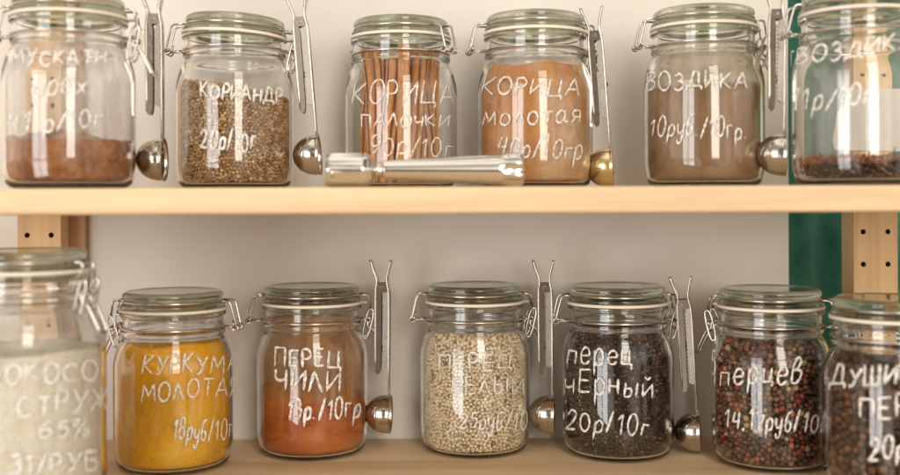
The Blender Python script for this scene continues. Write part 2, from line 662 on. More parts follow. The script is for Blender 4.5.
# ------------------------------------------------------------------ the jars
def jar_profiles(R, dh):
    k = R - .054
    o = [(0, .0015), (.036 + k, .0015, .002), (.0405 + k, 0, .003), (.0505 + k, .0025, .008), (.054 + k, .018, .012),
         (.054 + k, .098 + dh, .014), (.0498 + k * .7, .113 + dh, .010), (.0458, .119 + dh, .003),
         (.0458, .1215 + dh, .0008), (.0475, .1225 + dh, .001), (.0475, .1262 + dh, .001), (.0458, .1272 + dh, .0008),
         (.0458, .1385 + dh, .001), (.0483, .1398 + dh, .001), (.0483, .1434 + dh, .0008),
         (.0418, .1434 + dh, .001), (.0416, .121 + dh, .006), (.0464 + k * .7, .110 + dh, .010), (.0512 + k, .096 + dh, .014),
         (.0512 + k, .020, .012), (.0485 + k, .0052, .008), (.040 + k, .0042, .004), (0, .0042)]
    return fillet(o)


def rin(h, R=.054, dh=0):
    k = R - .054
    hs = [.0042, .0060, .0100, .020, .094 + dh, .103 + dh, .112 + dh, .120 + dh, .144 + dh]
    rs = [.036 + k, .0440 + k, .0484 + k, .0506 + k, .0506 + k, .0482 + k * .8, .0446 + k * .5, .0412, .0412]
    return np.interp(h, hs, rs)


LID = fillet([(0, .1520), (.0355, .1520, .002), (.0370, .1400, .002), (.0415, .1400, .002), (.0420, .1466, .001),
              (.0492, .1467, .0008), (.0492, .1500, .001), (.0455, .1512, .0008), (.0455, .1545, .0008),
              (.0472, .1556, .001), (.0472, .1600, .0018), (.0440, .1622, .0012), (.040, .1610, .003), (0, .1610)])
SHARED = {}


def jar_mesh_parts():
    """one of each kind of shared part, as mesh data"""
    def keep(name, mb, mats):
        mb.V = [(x * .965, y * .965, z) for x, y, z in mb.V]
        o = mb.build(name, mats)
        SHARED[name] = o.data
        bpy.data.objects.remove(o)
    mb = MB()
    mb.add(*lathe(LID))
    keep('glass_lid', mb, M['lid'])
    mb = MB()
    mb.add(*lathe(fillet([(.0425, .1437), (.0504, .1437, .0008), (.0504, .1464, .0008), (.0425, .1464)]), 96, True))
    mb.add(*tube([(.0502, -.004, .145), (.0545, -.0035, .1448), (.0545, .0035, .1448), (.0502, .004, .145)], .0012))
    keep('rubber_gasket', mb, M['rubber'])
    ring = lambda r, z, n=72: [(r * math.cos(2 * pi * k / n), r * math.sin(2 * pi * k / n), z) for k in range(n)]
    mb = MB()
    mb.add(*tube(ring(.0466, .1529), .0011, True))
    for s in (-1, 1):   # arms towards the clasp
        mb.add(*tube(round_path([(.0455, s * .010, .1529), (.0570, s * .0075, .1528), (.0592, s * .007, .139)], .003), .0011))
    keep('lid_wire', mb, M['steel'])
    mb = MB()
    mb.add(*tube(ring(.0487, .1288), .0011, True))
    for s in (-1, 1):
        mb.add(*tube([(.0480, s * .007, .1288), (.0570, s * .007, .1280)], .0011))
        mb.add(*tube([(-.0480, s * .0055, .1288), (-.0635, s * .0055, .1283)], .0011))
        for j in range(3):
            yy = s * (.0042 + .0022 * j)
            mb.add(*tube([(-.0640 + .0026 * math.cos(a), yy + .0004 * a, .1285 + .0026 * math.sin(a))
                          for a in np.linspace(0, 2 * pi, 13)], .0009, False, 6))
            mb.add(*tube([(.0565 + .0024 * math.cos(a), yy + .0004 * a, .1280 + .0024 * math.sin(a))
                          for a in np.linspace(0, 2 * pi, 13)], .0009, False, 6))
    keep('neck_wire', mb, M['steel'])
    mb = MB()
    mb.add(*tube(round_path([(-.0455, .010, .1529), (-.0585, .0085, .1530), (-.0650, .0075, .1275), (-.0650, -.0075, .1275),
                             (-.0585, -.0085, .1530), (-.0455, -.010, .1529)], .004), .0011))
    mb.add(*tube([(-.0615, .0048, .128), (-.0600, .0040, .1350)], .0009))
    keep('hinge_loop', mb, M['steel'])
    for s, nm in ((-1, 'a'), (1, 'b')):
        mb = MB()
        c = np.array([.0565, .1245])
        ax = np.array([.0035, .0142])
        nrm = np.array([ax[1], -ax[0]]) / np.linalg.norm(ax) * .0034
        pts = []
        for a in np.linspace(0, 2 * pi, 28, endpoint=False):
            e = math.copysign(abs(math.sin(a)) ** .7, math.sin(a))
            f = math.copysign(abs(math.cos(a)) ** .8, math.cos(a))
            q = c + ax * e + nrm * f
            pts.append((q[0], s * .0088, q[1]))
        mb.add(*tube(pts, .0011, True))
        keep('link_' + nm, mb, M['steel'])
    mb = MB()
    mb.add(*tube(round_path([(.0560, .0066, .1300), (.0560, .0066, .1210), (.0615, .0062, .1190), (.0705, .0055, .1010), (.0712, .0050, .0975),
                             (.0712, -.0050, .0975), (.0705, -.0055, .1010), (.0615, -.0062, .1190), (.0560, -.0066, .1210),
                             (.0560, -.0066, .1300)], .003), .0012))
    keep('clasp_lever', mb, M['steel'])


jar_mesh_parts()
BODY = {}


def shared(name, key, parent, dz=0, tilt=None):
    o = bpy.data.objects.new(name, SHARED[key])
    col.objects.link(o)
    o.parent = parent
    o.location = (0, 0, dz)
    return o


JARS = {}


def make_jar(key, px, s, upper, label, rz=0., R=.054, dh=0., tilt=0., group='glass jars with wire clasps on the shelves'):
    Z = F / s
    z0 = UP if upper else 0.0
    pxu, _ = unroll(px, 100 if upper else 380)
    cx = (pxu - HX) * Z / F
    root = empty('glass_jar', (cx, Z, z0), rz)
    tag(root, label, 'jar', group)
    if (R, dh) not in BODY:
        V, Fc = lathe(jar_profiles(R, dh), 128)
        o = mesh_from('glass_body', V, Fc, M['glass'], root)
        BODY[(R, dh)] = o.data
    else:
        o = bpy.data.objects.new('glass_body', BODY[(R, dh)])
        col.objects.link(o)
        o.parent = root
    parts = [shared('glass_lid', 'glass_lid', root, dh), shared('rubber_gasket', 'rubber_gasket', root, dh),
             shared('lid_wire', 'lid_wire', root, dh)]
    if tilt:
        for p in parts:   # lid not pressed down all the way
            T = Matrix.Translation((-.049, 0, .144)) @ Matrix.Rotation(tilt, 4, 'Y') @ Matrix.Translation((.049, 0, -.144))
            p.matrix_local = Matrix.Translation((0, 0, dh)) @ T
    shared('neck_wire', 'neck_wire', root, dh)
    shared('hinge_loop', 'hinge_loop', root, dh)
    shared('clasp_link', 'link_a', root, dh)
    shared('clasp_link', 'link_b', root, dh)
    shared('clasp_lever', 'clasp_lever', root, dh)
    JARS[key] = dict(root=root, cx=cx, Z=Z, R=R, z0=z0, dh=dh, rz=rz)
    return root


def handwriting(key, lines, pen=.00105, worn=False):
    j = JARS[key]
    for ln in lines:
        mb = MB()
        write_on(mb, j, [ln], pen)
        o = mb.build('handwriting', M['chalk_worn' if worn else 'chalk'], j['root'])
        o.rotation_euler = (0, 0, -j['rz'])


def film(key, mat, h0, h1, label=None):
    j = JARS[key]
    prof = [(float(rin(h, j['R'], j['dh'])) + .0001, h) for h in np.linspace(h0, h1, 24)]
    V, Fc = lathe(prof, 96)
    o = mesh_from('residue_haze_film', V, Fc, mat, j['root'])
    if label:
        o['label'] = label
    return o


# ------------------------------------------------------------------ contents
def noise2(x, y, seed, f):
    r = random.Random(seed)
    v = 0
    for k in range(7):
        a = r.uniform(0, 2 * pi)
        fr = f * r.uniform(.5, 2.2)
        v += math.sin(fr * (x * math.cos(a) + y * math.sin(a)) + r.uniform(0, 6)) / (1 + k * .35)
    return v / 3.2


def powder_geo(j, fill, gap=.0004, hb=.0046):
    """solid of powder filling the jar up to fill(x, y)"""
    seg, nl, nr = 144, 44, 36
    V, Fc, rings = [(0, 0, hb)], [], [[0]]
    R, dh = j['R'], j['dh']
    for i in range(1, 5):
        r = (rin(hb, R, dh) - gap) * i / 4
        rings.append(list(range(len(V), len(V) + seg)))
        V += [(r * math.cos(2 * pi * k / seg), r * math.sin(2 * pi * k / seg), hb) for k in range(seg)]
    tops = []
    for k in range(seg):
        a = 2 * pi * k / seg
        h = .1
        for _ in range(4):
            r = rin(h, R, dh) - gap
            h = fill(r * math.cos(a), r * math.sin(a))
        tops.append((h, rin(h, R, dh) - gap))
    for i in range(1, nl + 1):
        rings.append(list(range(len(V), len(V) + seg)))
        for k in range(seg):
            a = 2 * pi * k / seg
            h = hb + (tops[k][0] - hb) * i / nl
            r = rin(h, R, dh) - gap
            V.append((r * math.cos(a), r * math.sin(a), h))
    for i in range(nr - 1, 0, -1):
        rings.append(list(range(len(V), len(V) + seg)))
        for k in range(seg):
            a = 2 * pi * k / seg
            r = tops[k][1] * i / nr
            x, y = r * math.cos(a), r * math.sin(a)
            V.append((x, y, fill(x, y)))
    rings.append([len(V)])
    V.append((0, 0, fill(0, 0)))
    for A, B in zip(rings, rings[1:]):
        for k in range(seg):
            k2 = (k + 1) % seg
            if len(A) == 1:
                Fc.append((A[0], B[k2], B[k]))
            elif len(B) == 1:
                Fc.append((A[k], A[k2], B[0]))
            else:
                Fc.append((A[k], A[k2], B[k2], B[k]))
    return V, Fc


def powder(key, name, fill, mat, label, cat, gap=.0004):
    j = JARS[key]
    V, Fc = powder_geo(j, fill, gap)
    o = mesh_from(name, V, Fc, mat, loc=(j['cx'], j['Z'], j['z0']))
    tag(o, label, cat, kind='stuff')
    return o


def ico(sub):
    bm = bmesh.new()
    bmesh.ops.create_icosphere(bm, subdivisions=sub, radius=1)
    V = np.array([v.co[:] for v in bm.verts])
    Fc = np.array([[v.index for v in f.verts] for f in bm.faces])
    bm.free()
    return V, Fc


def clove_shape():
    V1, F1 = lathe(fillet([(0, -1.0), (.12, -1.0, .05), (.17, .3, .1), (.34, .62, .1), (.1, .66, .05), (.2, .82, .1), (0, .98)], 2), 8)
    V1 = list(V1)
    for k in range(4):
        a = k * pi / 2
        b = len(V1)
        c, s = math.cos(a), math.sin(a)
        V1 += [(c * .2 - s * .1, s * .2 + c * .1, .5), (c * .2 + s * .1, s * .2 - c * .1, .5), (c * .5, s * .5, .72), (c * .22, s * .22, .62)]
        F1 = F1 + [(b, b + 1, b + 2), (b + 1, b + 3, b + 2), (b + 3, b, b + 2), (b, b + 3, b + 1)]
    return V1, F1


def scatter_mesh(name, shapeV, shapeF, pts, scales, rots, mats, core=None):
    """many copies of one small shape merged into one mesh (uncountable stuff)"""
    sv = np.array(shapeV)
    n = len(pts)
    W = np.einsum('nij,vj->nvi', rots, sv) * scales[:, None, None] + pts[:, None, :]
    nv = len(sv)
    W = W.reshape(-1, 3)
    loops, starts, totals = [], [], []
    flat = np.concatenate([np.array(f) for f in shapeF])
    tot = np.array([len(f) for f in shapeF])
    L = (flat[None, :] + (np.arange(n) * nv)[:, None]).reshape(-1)
    T = np.tile(tot, n)
    mi = np.zeros(len(T), dtype=np.int32)
    if core is not None:
        cV, cF = core
        base = len(W)
        W = np.concatenate([W, np.array(cV)])
        L = np.concatenate([L, np.concatenate([np.array(f) for f in cF]) + base])
        T = np.concatenate([T, np.array([len(f) for f in cF])])
        mi = np.concatenate([mi, np.ones(len(cF), dtype=np.int32)])
    S = np.concatenate([[0], np.cumsum(T)[:-1]])
    me = bpy.data.meshes.new(name)
    me.vertices.add(len(W))
    me.vertices.foreach_set('co', W.astype(np.float32).ravel())
    me.loops.add(len(L))
    me.loops.foreach_set('vertex_index', L.astype(np.int32))
    me.polygons.add(len(T))
    me.polygons.foreach_set('loop_start', S.astype(np.int32))
    me.polygons.foreach_set('loop_total', T.astype(np.int32))
    for m in mats:
        me.materials.append(m)
    me.polygons.foreach_set('material_index', mi)
    me.polygons.foreach_set('use_smooth', np.full(len(T), True))
    me.update(calc_edges=True)
    me.validate()
    o = bpy.data.objects.new(name, me)
    col.objects.link(o)
    return o


def rand_rot(n):
    q = RNG.normal(size=(n, 4))
    q /= np.linalg.norm(q, axis=1)[:, None]
    w, x, y, z = q.T
    return np.stack([np.stack([1 - 2 * (y * y + z * z), 2 * (x * y - z * w), 2 * (x * z + y * w)], -1),
                     np.stack([2 * (x * y + z * w), 1 - 2 * (x * x + z * z), 2 * (y * z - x * w)], -1),
                     np.stack([2 * (x * z - y * w), 2 * (y * z + x * w), 1 - 2 * (x * x + y * y)], -1)], 1)


def seeds(key, name, fill, d, mats, label, cat, squash=1.0, layers=2, shape=None, svar=.09, jit=.34, coregap=1.5):
    j = JARS[key]
    R, dh = j['R'], j['dh']
    pts = []
    hb = .0048
    for ly in range(layers):
        n_before = len(pts)
        # up the wall of the jar, row by row along the inner profile
        h, row = hb + d * .5, 0
        while h < .2:
            r = float(rin(max(h, hb), R, dh)) - .0004 - d * .5 - ly * d * .90
            n = int(2 * pi * r / (d * .98))
            a0 = row * 1.7
            for k in range(n):
                a = 2 * pi * (k + .5 * (row % 2) + ly * .3) / n + RNG.normal() * jit * d / r
                hh = h + RNG.normal() * jit * d
                x, y = r * math.cos(a), r * math.sin(a)
                if hb + d * .35 < hh < fill(x, y) - d * .3:
                    rr = min(r, float(rin(hh, R, dh)) - .0004 - d * .5) - abs(RNG.normal()) * d * .12
                    pts.append((rr * math.cos(a), rr * math.sin(a), max(hh, hb + d * .5)))
            h += d * .86
            row += 1
            if h > fill(0, 0) + .05:
                break
        # let neighbours push each other apart so that no rows remain
        Q = np.array(pts[n_before:])
        top = np.array([fill(q[0], q[1]) for q in Q]) - d * .3
        for it in range(12):
            D = Q[:, None, :] - Q[None, :, :]
            r2 = np.einsum('ijk,ijk->ij', D, D)
            np.fill_diagonal(r2, 1)
            wgt = np.where(r2 < (d * .97) ** 2, (d * .97 - np.sqrt(r2)) / np.sqrt(r2), 0) * .42
            Q = Q + np.einsum('ij,ijk->ik', wgt, D)
            Q[:, 2] = np.clip(Q[:, 2], hb + d * .5, top)
            rq = np.hypot(Q[:, 0], Q[:, 1])
            rt = rin(Q[:, 2], R, dh) - .0004 - d * .5 - ly * d * .9
            Q[:, 0] *= rt / rq
            Q[:, 1] *= rt / rq
        pts[n_before:] = [tuple(q) for q in Q]
    # top surface
    for ly in range(2):
        yy, row = -R, 0
        while yy < R:
            xx = -R + (row % 2) * d * .5
            while xx < R:
                x, y = xx + RNG.normal() * jit * d, yy + RNG.normal() * jit * d
                z = fill(x, y) - ly * d * .8 + RNG.normal() * d * .15
                if math.hypot(x, y) < float(rin(z, R, dh)) - .0006 - d * .5:
                    pts.append((x, y, z))
                xx += d * .98
            yy += d * .86
            row += 1
    pts = np.array(pts)
    n = len(pts)
    sca = (d * .5) * np.clip(.95 + RNG.normal(size=n) * svar, .6, 1.06)
    if shape is None:
        V, Fc = ico(2)
        V = V * np.array([1, 1, squash])
    else:
        V, Fc = shape
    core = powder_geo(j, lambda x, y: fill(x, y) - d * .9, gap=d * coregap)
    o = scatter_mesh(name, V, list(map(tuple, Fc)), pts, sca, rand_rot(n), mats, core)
    o.location = (j['cx'], j['Z'], j['z0'])
    tag(o, label, cat, kind='stuff')
    return o


# ================================================================== BUILD
# ---- setting
y_back = 1.083
box_bevel('shelf_board', -1.1, 1.1, .825, y_back - .001, UP - .0212, UP, M['shelf'], None, .003)
o = bpy.data.objects['shelf_board']
tag(o, 'upper pine shelf board with rounded front edge crossing the middle', 'shelf', 'pine shelf boards')
o2 = box_bevel('shelf_board', -1.1, 1.1, .825, y_back - .001, -.0212, 0, M['shelf'], None, .003)
tag(o2, 'lower pine shelf board under the bottom row of jars', 'shelf', 'pine shelf boards')


def post(x0, x1, label, zs):
    """square pine post with two columns of real shelf-pin holes bored in its front"""
    y0, y1 = 1.05, 1.082
    name = 'shelf_post'
    z0, z1 = -.35, .62
    ys = y0
    cw = (x1 - x0)
    xa, xb = x0 + cw * .22, x0 + cw * .78
    r = .0027
    bm = bmesh.new()
    xsplit = [x0, (x0 + x1) / 2, x1]
    cells = sorted(zs)
    zed = [z0] + [(a + b) / 2 for a, b in zip(cells, cells[1:])] + [z1]
    for ci in range(2):
        hx = (xa, xb)[ci]
        X0, X1 = xsplit[ci], xsplit[ci + 1]
        for k, hz in enumerate(cells):
            Z0, Z1 = zed[k], zed[k + 1]
            N = 16
            inner, outer, deep = [], [], []
            for i in range(N):
                a = 2 * pi * i / N + pi / 4
                c, s = math.cos(a), math.sin(a)
                inner.append(bm.verts.new((hx + r * c, ys, hz + r * s)))
                deep.append(bm.verts.new((hx + r * c, ys + .012, hz + r * s)))
                # outer rectangle perimeter, corners at multiples of 4
                q, f = divmod(i, 4)
                cor = [(X1, Z1), (X0, Z1), (X0, Z0), (X1, Z0)]
                A, B = cor[q], cor[(q + 1) % 4]
                outer.append(bm.verts.new((A[0] + (B[0] - A[0]) * f / 4, ys, A[1] + (B[1] - A[1]) * f / 4)))
            for i in range(N):
                i2 = (i + 1) % N
                bm.faces.new((outer[i], inner[i], inner[i2], outer[i2]))
                f2 = bm.faces.new((inner[i], deep[i], deep[i2], inner[i2]))
                f2.material_index = 1
            f3 = bm.faces.new(deep)
            f3.material_index = 1
    bmesh.ops.remove_doubles(bm, verts=bm.verts[:], dist=1e-6)
    B = [(x0, z0), (x1, z0), (x1, z1), (x0, z1)]
    vf = [bm.verts.new((x, y0, z)) for x, z in B]
    vb = [bm.verts.new((x, y1, z)) for x, z in B]
    for i in range(4):
        i2 = (i + 1) % 4
        bm.faces.new((vf[i], vf[i2], vb[i2], vb[i]))
    bm.faces.new(vb)
    bmesh.ops.recalc_face_normals(bm, faces=bm.faces[:])
    me = bpy.data.meshes.new(name)
    bm.to_mesh(me)
    bm.free()
    me.materials.append(M['post'])
    me.materials.append(M['hole'])
    o = bpy.data.objects.new(name, me)
    col.objects.link(o)
    tag(o, label, 'post', 'drilled pine shelf posts')
    return o


holes = [ZC - .0335 + .0325 * k for k in range(-8, 12)]
post(.4035, .4475, 'pine shelf post with two columns of peg holes in front of green curtain', holes)
post(-.4325, -.3895, 'pine shelf post with peg holes at the left beside a white wall', holes)
b = box_bevel('wood_batten', -.3893, -.3735, 1.074, 1.13, -.35, .62, M['batten'], None, .001, 2)
tag(b, 'narrow brown wood batten between the left post and the grey panel', 'batten')
p = box_bevel('back_panel', -.3733, .3495, y_back, 1.097, -.35, .62, M['panel'], None, .0008, 1)
tag(p, 'pale grey beige back panel behind both rows of jars', 'panel')
w = box_bevel('wall', -1.4, -.30, 1.22, 1.3, -.6, .9, M['wall'], None, 0)
tag(w, 'white painted wall showing left of the left shelf post', 'wall')
# green curtain: gentle vertical folds
V, Fc = [], []
nx, nz_ = 160, 12
for jz in range(nz_ + 1):
    for i in range(nx + 1):
        x = .15 + 1.2 * i / nx
        z = -.6 + 1.5 * jz / nz_
        y = 1.20 + .010 * math.sin(x * 62) + .006 * math.sin(x * 131 + 1.3) + .002 * math.sin(z * 9 + x * 30)
        V.append((x, y, z))
n0 = len(V)
for jz in range(nz_):
    for i in range(nx):
        a = jz * (nx + 1) + i
        Fc.append((a, a + 1, a + nx + 2, a + nx + 1))
cu = mesh_from('green_curtain', V, Fc, M['green'])
md = cu.modifiers.new('thick', 'SOLIDIFY')
md.thickness = .002
tag(cu, 'dark green velvet curtain hanging behind the right end of the shelves', 'curtain')
# paper card stuck on the right post above the upper shelf
c0, c1 = at(831, 88, 1.042), at(915, 151, 1.042)
cv = [(0, .16), (.06, .62), (.17, .78), (.20, 1), (1.0, 1), (1.0, .02), (.9, 0), (.03, .03)]
mb = MB()
mb.add(*prism_y([(c0.x + (c1.x - c0.x) * u, c1.z + (c0.z - c1.z) * v) for u, v in cv], 1.0455, 1.0462))
o = mb.build('paper_card', M['paper'], None, False)
tag(o, 'blank white paper card with a torn left edge on the right shelf post', 'paper card')

# ---- jars.  key, centre px, scale px/m, upper?
make_jar('nutmeg', 69.5, 1174, True, 'leftmost jar on the upper shelf, a third full of reddish brown ground nutmeg', .10)
make_jar('coriander', 235, 1070, True, 'glass jar of tan coriander seeds with a tilted green glass lid on the upper shelf', .05, tilt=.055)
make_jar('sticks', 401, 1036, True, 'glass jar of cinnamon sticks standing behind the metal tenderizer on the upper shelf', 2.45)
make_jar('cinnamon', 535, 1061, True, 'glass jar nearly full of orange brown ground cinnamon on the upper shelf', .12)
make_jar('clove', 703.5, 1088, True, 'glass jar of grey brown ground clove marked 10 roubles on the upper shelf', .10)
make_jar('wholeclove', 858, 1174, True, 'rightmost jar on the upper shelf, nearly empty with a layer of whole cloves', .0)
make_jar('coconut', 27, 1250, False, 'large glass jar of cream white coconut flakes, leftmost on the lower shelf', -.25, R=.0605, dh=.045,
         group='big storage jars')
make_jar('turmeric', 173.5, 1074, False, 'glass jar full of bright yellow orange ground turmeric on the lower shelf', 3.05)
make_jar('chili', 312.5, 1019, False, 'glass jar half full of red orange ground chili on the lower shelf', .08)
make_jar('white', 475, 1013, False, 'glass jar filled with cream white peppercorns on the lower shelf', .06)
make_jar('black', 617.6, 1030, False, 'glass jar filled with black peppercorns on the lower shelf', .10)
make_jar('mix', 770.5, 1072, False, 'glass jar of mixed red, white and brown peppercorns on the lower shelf', 3.14 - .55)
make_jar('allspice', 890, 1190, False, 'rightmost jar on the lower shelf, full of large dark brown allspice berries', 1.9)
JARS['coconut']['root'].pop('group', None)

handwriting('nutmeg', [('МУСКАТН', 10, 106, 65, 64, 15, .05), ('орех', 31, 87, 96, 94, 21, .08), ('41 р/10г', 7, 102, 132, 128, 20, .15)], worn=True)
handwriting('coriander', [('КОРИАНДР', 200, 283, 98, 103, 15, .08), ('20р/10г.', 200, 260, 149, 151, 20, .12)], .0012)
handwriting('sticks', [('КОРИЦА', 351, 454, 105, 105, 23, .10), ('ПАЛОЧКИ', 361, 449, 127, 127, 13, .06), ('90р/10г', 368, 452, 154, 157, 20, .2)], .0009)
handwriting('cinnamon', [('КОРИЦА', 480, 579, 95, 96, 17, .2), ('молотая', 482, 581, 125, 122, 20, .15), ('40р/10гр.', 496, 588, 156, 158, 20, .2)], .0009)
handwriting('clove', [('ГВОЗДИКА', 632, 747, 90, 87, 18, .1), ('10руб./10гр.', 649, 747, 135, 139, 19, .12)], .0009)
handwriting('wholeclove', [('ГВОЗДИКА', 781, 914, 67, 48, 16, .1), ('11р/10г', 790, 872, 110, 104, 20, .2)], .0011)
handwriting('coconut', [('КОКОСО', -14, 98, 383, 381, 19, .05), ('СТРУЖ', 18, 110, 416, 410, 20, .05), ('65%', 38, 90, 438, 434, 17, .05), ('31/РУБ', 8, 98, 473, 471, 19, .05)], .0016, True)
handwriting('turmeric', [('КУРКУМА', 141, 239, 374, 371, 19, .15), ('МОЛОТАЯ', 141, 241, 402, 394, 18, .1), ('18руб/10г', 172, 233, 440, 438, 20, .2)], .0009)
handwriting('chili', [('ПЕРЕЦ', 274, 341, 366, 367, 18, .05), ('ЧИЛИ', 274, 341, 389, 391, 20, .04), ('13р./10гр', 286, 360, 420, 418, 21, .15)], .00135)
handwriting('white', [('ПЕРЕЦ', 438, 512, 370, 369, 16, .03), ('БЕЛЫЙ', 451, 525, 394, 394, 16, .05), ('25руб/10', 459, 527, 428, 430, 17, .2)], .0009, True)
handwriting('black', [('перец', 566, 632, 362, 367, 24, .1), ('чЕрный', 564, 655, 391, 397, 24, .1), ('20р/10г', 565, 648, 428, 436, 20, .12)], .0011)
handwriting('mix', [('5', 709, 716, 372, 373, 22, .0), ('перцев', 719, 801, 385, 383, 25, .12), ('14,17руб/10г', 724, 826, 428, 433, 19, .15)], .0011)
handwriting('allspice', [('ДУШИСТЫЙ', 829, 962, 385, 383, 20, .15), ('ПЕРЕЦ', 859, 948, 417, 417, 20, .05), ('20р/10г', 868, 950, 459, 460, 21, .1)], .0013)

# ---- what is in them
def mound(h0, slope=0., bump=.002, seed=1, f=120, peak=0., px=0., py=0.):
    return lambda x, y: (h0 + slope * x / .05 + noise2(x, y, seed, f) * bump
                         + peak * math.exp(-((x - px) ** 2 + (y - py) ** 2) / .0008))


powder('nutmeg', 'ground_nutmeg', mound(.0395, -.001, .0042, 3, 260, .007, .004, -.03),
       powder_mat('nutmeg_powder', [(.3, (.18, .062, .022)), (.5, (.38, .15, .055)), (.7, (.56, .27, .12))], 45, 1, 190, .004),
       'reddish brown ground nutmeg in an uneven mound inside the left upper jar', 'ground nutmeg')
film('nutmeg', film_mat('nutmeg_painted_haze', (.74, .66, .58), .12, .42, 30), .04, .125)  # pale film paints the glass's reflection haze above the powder
film('wholeclove', film_mat('clove_painted_haze', (.72, .68, .60), .0, .24, 26), .026, .12)  # painted haze, standing for reflections in the nearly empty glass
powder('cinnamon', 'ground_cinnamon', mound(.1120, 0, .003, 5, 90),
       powder_mat('cinnamon_powder', [(.32, (.52, .21, .06)), (.5, (.68, .32, .105)), (.66, (.80, .47, .20))], 16, .5, 500, .001, (1, 1, .5), 3.0),
       'orange brown ground cinnamon filling the fourth upper jar to its neck', 'ground cinnamon')
film('cinnamon', film_mat('cinnamon_dust', (.86, .58, .34), -.6, 1.1, 16, (1, 1, .6)), .01, .128)
powder('clove', 'ground_clove', mound(.0905, .002, .0015, 7, 60),
       powder_mat('clove_powder', [(.3, (.25, .145, .070)), (.5, (.34, .205, .105)), (.7, (.42, .27, .15))], 22, .4, 500, .001, (1, 1, .6), 3.0),
       'grey brown ground clove with a level top inside the fifth upper jar', 'ground clove')
film('clove', film_mat('clove_dust', (.58, .45, .29), .25, .70, 25), .089, .128)
powder('coconut', 'coconut_flakes', mound(.131, -.002, .003, 9, 90),
       powder_mat('coconut_white', [(.3, (.95, .85, .65)), (.5, (.98, .91, .75)), (.7, (.99, .94, .82))], 45, 1, 330, .002, (1, 1, 2.2)),
       'cream white coconut flakes inside the big jar on the lower left', 'coconut flakes')
powder('turmeric', 'ground_turmeric', mound(.1150, 0, .003, 11, 90),
       powder_mat('turmeric_powder', [(.3, (.90, .40, .010)), (.5, (.98, .49, .015)), (.68, (.99, .57, .04))], 14, .5, 500, .001, (1, 1, .6), 3.0),
       'bright yellow orange ground turmeric inside the second lower jar', 'ground turmeric')
film('turmeric', film_mat('turmeric_dust', (.98, .56, .05), -1.0, .7, 17, (1, 1, .5)), .01, .13)
powder('chili', 'ground_chili', mound(.060, -.004, .003, 13, 150, .013, -.012, -.02),
       powder_mat('chili_powder', [(.3, (.38, .080, .016)), (.5, (.56, .150, .028)), (.7, (.68, .24, .06))], 18, .4, 500, .001, (1, 1, 1.8), 3.0),
       'red orange ground chili half filling the third lower jar', 'ground chili')
film('coconut', film_mat('coconut_painted_haze', (.80, .75, .66), .12, .45, 22), .134, .165)  # haze painted on the glass above the flakes, veiling the post
film('chili', film_mat('chili_dust', (.62, .31, .115), .10, .72, 22), .056, .135)

core_dark = powder_mat('shade_core', [(.3, (.015, .009, .006)), (.7, (.03, .018, .010))])  # all cores darkened to paint the shade in gaps between seeds
core_tan = powder_mat('tan_shade_core', [(.3, (.07, .03, .01)), (.7, (.11, .05, .02))])
core_cream = powder_mat('cream_shade_core', [(.3, (.26, .17, .09)), (.7, (.34, .24, .13))])
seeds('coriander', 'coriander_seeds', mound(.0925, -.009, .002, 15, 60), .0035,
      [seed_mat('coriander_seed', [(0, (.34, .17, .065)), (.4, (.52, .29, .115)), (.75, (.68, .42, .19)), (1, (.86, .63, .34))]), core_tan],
      'round tan coriander seeds inside the jar with the tilted lid', 'coriander seeds', .9)
seeds('white', 'white_peppercorns', mound(.1120, 0, .002, 17, 60), .0039,
      [seed_mat('white_pepper', [(0, (.22, .13, .07)), (.04, (.80, .62, .38)), (.5, (.93, .77, .52)), (1, (.98, .87, .66))]), core_cream],
      'cream white peppercorns filling the fourth lower jar', 'peppercorns')
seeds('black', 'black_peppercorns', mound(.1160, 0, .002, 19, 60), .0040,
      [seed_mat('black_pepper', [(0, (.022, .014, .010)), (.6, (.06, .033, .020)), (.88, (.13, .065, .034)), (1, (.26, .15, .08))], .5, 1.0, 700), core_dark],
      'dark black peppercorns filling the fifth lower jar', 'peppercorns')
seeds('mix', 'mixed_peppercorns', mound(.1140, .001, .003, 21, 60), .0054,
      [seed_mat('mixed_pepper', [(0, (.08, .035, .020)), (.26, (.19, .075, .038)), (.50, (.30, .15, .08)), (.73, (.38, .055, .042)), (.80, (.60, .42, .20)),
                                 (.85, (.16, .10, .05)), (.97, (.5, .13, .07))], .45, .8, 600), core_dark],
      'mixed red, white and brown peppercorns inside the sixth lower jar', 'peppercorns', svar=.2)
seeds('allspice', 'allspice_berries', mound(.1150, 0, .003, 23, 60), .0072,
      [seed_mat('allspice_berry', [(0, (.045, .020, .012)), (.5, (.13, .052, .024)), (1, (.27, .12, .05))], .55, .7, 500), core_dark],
      'large dark brown allspice berries inside the last lower jar', 'allspice berries')
seeds('wholeclove', 'whole_cloves', mound(.0235, 0, .003, 25, 120), .0058,
      [seed_mat('whole_clove', [(0, (.16, .05, .02)), (.5, (.40, .14, .055)), (1, (.62, .28, .12))], .6, .6, 500), core_dark],
      'reddish brown whole cloves lying in the last upper jar', 'cloves', shape=clove_shape(), svar=.12, jit=.35, coregap=1.0)
